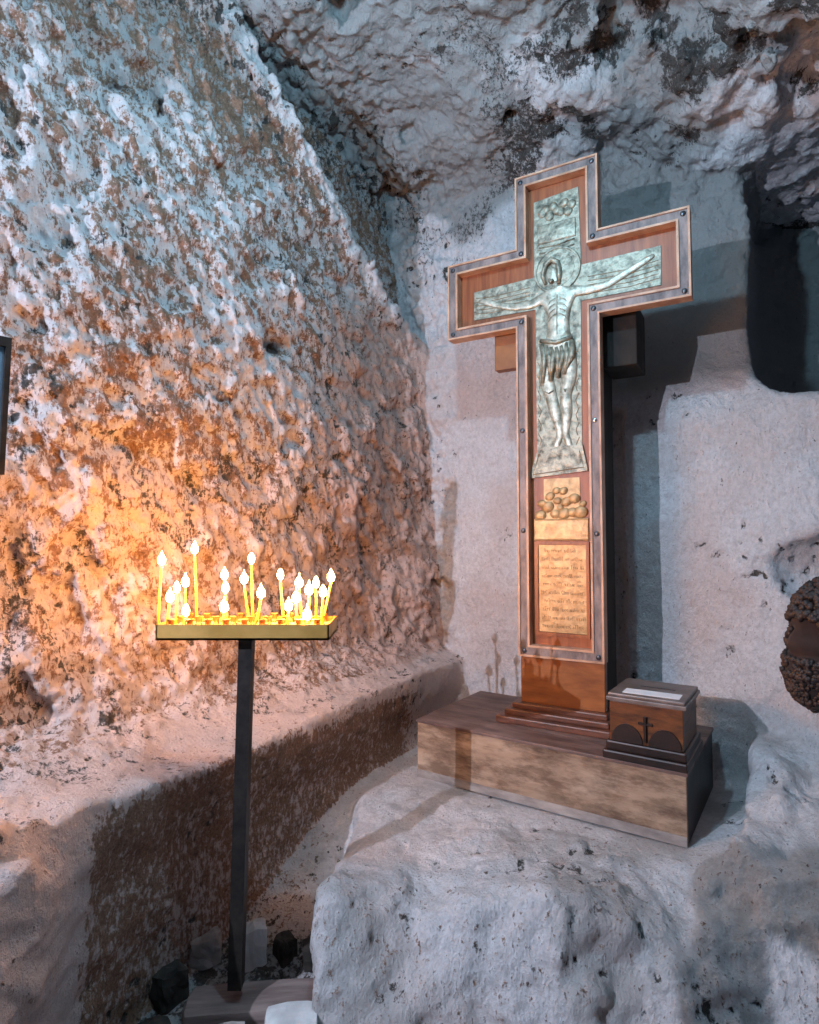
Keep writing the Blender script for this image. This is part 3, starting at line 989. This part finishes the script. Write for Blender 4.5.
stone('stone_block', 291, 1010, 1.60, (.140, .10, .115), 'stonelight', 'pale grey squared stone block lying right of the stand foot', 'stone', 1, .12, .06, -.075)
stone('stone_block', 226, 1030, 1.52, (.085, .14, .11), 'stone', 'brownish stone block directly in front of the stand foot', 'stone', 2, .2, .08, -.075)
stone('stone_slab', 252, 985, 1.72, (.36, .12, .05), 'plank', 'flat purplish brown slab under the foot of the candle stand', 'stone', 3, .10, .05, -.05)
stone('stone_block', 150, 1012, 1.56, (.11, .09, .10), 'stonedark', 'nearly black rough stone at the far left of the rubble', 'stone', 4, .5, .22, -.07)
stone('stone_block', 168, 985, 1.76, (.09, .09, .10), 'stonedark', 'dark jagged stone behind the left end of the flat slab', 'stone', 5, .9, .22, -.05)
stone('stone_block', 182, 1035, 1.44, (.11, .06, .04), 'stone', 'long tan stone low at the bottom edge left of the stand', 'stone', 6, -.1, .2, -.05)
stone('stone_block', 205, 962, 1.87, (.09, .07, .08), 'stone', 'small greyish stone left of the post behind the slab', 'stone', 7, .4, .2, -.01)
stone('stone_block', 255, 962, 1.87, (.065, .06, .13), 'stonelight', 'upright pale stone just right of the post', 'stone', 8, .3, .15, -.03)
stone('stone_block', 285, 968, 1.89, (.05, .06, .07), 'stonedark', 'black jagged stone beside the upright pale stone', 'stone', 9, .8, .2, -.02)
stone('stone_block', 316, 975, 1.86, (.08, .07, .06), 'stonedark', 'low dark stone against the ledge right of the stand', 'stone', 10, .3, .2, -.01)
stone('stone_block', 333, 1005, 1.66, (.035, .09, .08), 'stonedark', 'dark narrow stone along the right side of the pale block', 'stone', 11, .1, .15, -.06)

# ------------------------------------------------------------------ dark framed picture at the left edge
pf = thing('framed_panel', 'black framed glass panel fixed at the far left edge near the rough wall', 'picture frame')
c0 = at(10.5, 339, 1.50); c1 = at(3, 475, 1.50)
e = Vector((-.55, -.70, 0)).normalized()
nrmv = Vector((.80, -.60, 0))
hgt = c0.z - c1.z
pf.location = c1
dn = (c0 - c1)
W_ = .30


def slab_pts(o0, o1, v0, v1, thick, off):
    bm = bmesh.new()
    vv = []
    for d_ in (0, thick):
        for (s0, t0) in ((o0, v0), (o1, v0), (o1, v1), (o0, v1)):
            vv.append(bm.verts.new(dn * t0 + e * s0 + nrmv * (off - d_)))
    bm.faces.new(vv[0:4]); bm.faces.new(vv[4:8][::-1])
    for i in range(4):
        bm.faces.new((vv[i], vv[(i + 1) % 4], vv[4 + (i + 1) % 4], vv[4 + i]))
    return bm


for (a0, a1, v0, v1) in ((0, .012, 0, 1), (W_ - .022, W_, 0, 1), (.012, W_ - .022, .93, 1), (.012, W_ - .022, 0, .07)):
    obj('frame_bar', slab_pts(a0, a1, v0, v1, .02, .01), M['black'], pf)
obj('glass_pane', slab_pts(.012, W_ - .022, .07, .93, .004, 0), M['glass'], pf)
obj('mounting_arm', slab_pts(.12, .15, .45, .55, .16, -.0101), M['black'], pf)

# ------------------------------------------------------------------ person at the right edge, in profile, facing left
ps = thing('person', 'bearded person with dark brown hair seen in profile at the right edge, facing the cross', 'person', (.95, 1.12, 0))
hy = 1.12


def hp(px_, py_, dy=0.0):
    q = at(px_, py_, hy + dy)
    return q


# body: one continuous skinned surface from feet to crown, leaning a little forward
hc_ = hp(835, 640)
bp = [(1.10, 1.16, .62), (1.07, 1.15, .76), (1.02, 1.13, .86), (.93, 1.12, .945), (.885, 1.12, .985)]
JX = .16
bp = [Vector(p_) + Vector((.06, 0, 0)) for p_ in bp]
# 0 pelvis 1 waist 2 chest 3 upper chest 4 neck ; head separate vertices
bp += [Vector((hc_.x, hy, hc_.z - .02)), Vector((hc_.x + .01, hy, hc_.z + .05))]
bp += [Vector((1.00, 1.30, .90)), Vector((1.05, 1.36, .66)), Vector((.98, 1.30, .46)), Vector((.97, 1.28, .40))]
bp += [Vector((1.00, .96, .90)), Vector((1.06, .90, .66)), Vector((1.0, .88, .46)), Vector((.99, .88, .40))]
bp += [Vector((1.14, 1.25, .58)), Vector((.90 + .12, 1.27, .36)), Vector((1.10, 1.27, .07)), Vector((1.0, 1.26, .05))]
bp += [Vector((1.14, 1.05, .58)), Vector((.90 + .12, 1.05, .36)), Vector((1.10, 1.05, .07)), Vector((1.0, 1.05, .05))]
be = [(0, 1), (1, 2), (2, 3), (3, 4), (4, 5), (5, 6), (3, 7), (7, 8), (8, 9), (9, 10), (3, 11), (11, 12), (12, 13), (13, 14), (0, 15), (15, 16), (16, 17), (17, 18), (0, 19), (19, 20), (20, 21), (21, 22)]
br = [.13, .12, .13, .09, .05, .07, .055, .055, .042, .032, .03, .055, .042, .032, .03, .085, .06, .045, .035, .085, .06, .045, .035]
body = skin_mesh('body', [p_ - Vector(ps.location) for p_ in bp], be, br, M['jacket'], ps, 1.0, 0)
body['label'] = 'dark clothed body outside the right edge of the photo'


def profile_head():
    """head built from the side profile: nose to the left"""
    prof = [(822, 584), (812, 590), (803, 600), (798, 612), (796, 624), (795, 632), (790, 639), (787, 646), (791, 651), (794, 655), (790, 660), (791, 665), (789, 671), (791, 678), (794, 690), (800, 700), (812, 708), (830, 712)]
    bm = bmesh.new()
    cen = hp(842, 645)
    rows = []
    ptsw = [hp(*q_) for q_ in prof]
    n = 22
    rings = []
    for i, p_ in enumerate(ptsw):
        t_ = i / (len(ptsw) - 1)
        back_x = 2 * cen.x - ptsw[0].x + .055 * math.sin(PI * min(t_ * 1.1, 1)) + .02
        if t_ > .75:
            back_x -= .05 * (t_ - .75) / .25
        w = .078 * math.sin(PI * min(max(.16 + t_ * .72, 0), 1)) + .004
        fx_ = p_.x
        bx2 = back_x
        mx_ = fx_ + (bx2 - fx_) * .55
        ring = []
        for k in range(n):
            th_ = 2 * PI * k / n
            cx_ = math.cos(th_)
            if cx_ > 0:      # front
                xx = mx_ - (mx_ - fx_) * cx_ ** 0.9
                nose = 1.0
                ww = w * math.sin(th_)
                # narrow ridge for the nose rows
                if 5 <= i <= 8 and cx_ > .55:
                    xx = max(xx, fx_) if cx_ > .97 else xx + .010 * (1 if cx_ < .97 else 0)
                ring.append(bm.verts.new((xx, hy + ww, p_.z)))
            else:
                xx = mx_ + (bx2 - mx_) * (-cx_)
                ring.append(bm.verts.new((xx, hy + w * math.sin(th_), p_.z)))
        rings.append(ring)
    for a_, b2 in zip(rings, rings[1:]):
        for i in range(n):
            bm.faces.new((a_[i], a_[(i + 1) % n], b2[(i + 1) % n], b2[i]))
    bm.faces.new(rings[0]); bm.faces.new(rings[-1][::-1])
    bmesh.ops.translate(bm, verts=bm.verts, vec=-Vector(ps.location))
    return bm


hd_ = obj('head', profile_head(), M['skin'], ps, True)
hd_['label'] = 'shadowed face in profile with pointed nose'


def curls(name, spots, parent, rmin, rmax, mat, lab):
    bm = bmesh.new()
    from mathutils import noise as mn
    for (cx_, cy_, cz_, r_) in spots:
        bmesh.ops.create_icosphere(bm, subdivisions=1, radius=r_, matrix=Matrix.Translation((cx_, cy_, cz_)))
    for v in bm.verts:
        v.co += mn.noise_vector(v.co * 60) * .003
    o = obj(name, bm, mat, parent, True)
    o['label'] = lab
    return o


from mathutils.bvhtree import BVHTree
hm = hd_.data
bvh = BVHTree.FromPolygons([v.co + Vector(ps.location) for v in hm.vertices], [tuple(p_.vertices) for p_ in hm.polygons])
cen_h = sum((v.co for v in hm.vertices), Vector()) / len(hm.vertices) + Vector(ps.location)
random.seed(11)
sp_h, sp_b = [], []
for k in range(5200):     # curls sit on the scalp and the jaw, all round the head
    d_ = Vector((random.gauss(0, 1), random.gauss(0, 1), random.gauss(0, 1))).normalized()
    hit = bvh.ray_cast(cen_h + d_ * .5, -d_)
    if hit[0] is None:
        continue
    q = hit[0]
    v_ = q - cen_h
    front = -v_.x; up = v_.z
    if (up > .035 + max(0, front - .04) * .6) or (front < .062 and up > -.06):
        q2 = q + d_ * .004
        sp_h.append((q2.x - ps.location.x, q2.y - ps.location.y, q2.z - ps.location.z, random.uniform(.005, .009)))
    elif up < -.012 and front > -.01 and not (front > .095 and up > -.04):
        q2 = q + d_ * .001
        sp_b.append((q2.x - ps.location.x, q2.y - ps.location.y, q2.z - ps.location.z, random.uniform(.004, .007)))
curls('hair', sp_h, hd_, 0, 0, M['hair'], 'dark brown curly hair')
curls('beard', sp_b, hd_, 0, 0, M['hair'], 'dark brown beard')

# unseen second visitor, added so the raised forearms cast a forked shadow on the ledge
v2 = thing('person', 'added shadow-casting visitor in dark clothes with raised hands, out of frame beyond the left edge', 'person', (-1.1, -.2, -.05))
vp = [(-1.10, -.20, .92), (-1.10, -.20, 1.10), (-1.10, -.19, 1.28), (-1.10, -.18, 1.40), (-1.10, -.16, 1.48), (-1.10, -.14, 1.57), (-1.10, -.14, 1.66),
      (-1.27, -.15, 1.37), (-1.31, .18, 1.25), (-1.232, .350, 1.320), (-1.183, .400, 1.370), (-1.120, .470, 1.388),
      (-.93, -.17, 1.37), (-.99, .12, 1.31), (-1.11, .29, 1.365), (-1.122, .391, 1.379), (-1.112, .455, 1.392),
      (-1.20, -.20, .86), (-1.20, -.17, .48), (-1.20, -.20, .05), (-1.20, -.10, -.01), (-1.00, -.20, .86), (-1.00, -.17, .48), (-1.00, -.20, .05), (-1.00, -.10, -.01)]
ve = [(0, 1), (1, 2), (2, 3), (3, 4), (4, 5), (5, 6), (3, 7), (7, 8), (8, 9), (9, 10), (10, 11), (3, 12), (12, 13), (13, 14), (14, 15), (15, 16), (0, 17), (17, 18), (18, 19), (19, 20), (0, 21), (21, 22), (22, 23), (23, 24)]
vr = [.15, .13, .15, .10, .055, .085, .07,  .045, .030, .025, .022, .06, .045, .030, .024, .020, .085, .06, .045, .035, .085, .06, .045, .035]
skin_mesh('body', [Vector(p_) - Vector(v2.location) for p_ in vp], ve, vr, M['jacket'], v2)
# ------------------------------------------------------------------ light
w = bpy.data.worlds.new('world'); sc.world = w
w.use_nodes = True
w.node_tree.nodes['Background'].inputs[0].default_value = (.32, .50, .85, 1)
w.node_tree.nodes['Background'].inputs[1].default_value = .05


def lamp(name, kind, loc, target, energy, color, size=.1, spot=None):
    l = bpy.data.lights.new(name, kind)
    l.energy = energy; l.color = color
    if kind == 'AREA':
        l.size = size
    else:
        l.shadow_soft_size = size
    if kind == 'SPOT' and spot:
        l.spot_size = spot; l.spot_blend = .6
    o = bpy.data.objects.new(name, l); C.objects.link(o)
    o.location = loc
    d = Vector(target) - Vector(loc)
    o.rotation_euler = d.to_track_quat('-Z', 'Y').to_euler()
    return o


lamp('overhead_lamp', 'POINT', (-.05, 1.25, 2.95), (0, 2, 1), 54, (.42, .75, 1.0), .04)
lamp('side_lamp', 'POINT', (-2.22, -.24, 1.95), (.6, 2.5, 1), 300, (.72, .79, 1.0), .008)

sc.view_settings.view_transform = 'Standard'
sc.view_settings.look = 'None'
sc.view_settings.gamma = 1
sc.view_settings.use_curve_mapping = False
sc.view_settings.exposure = 0.3
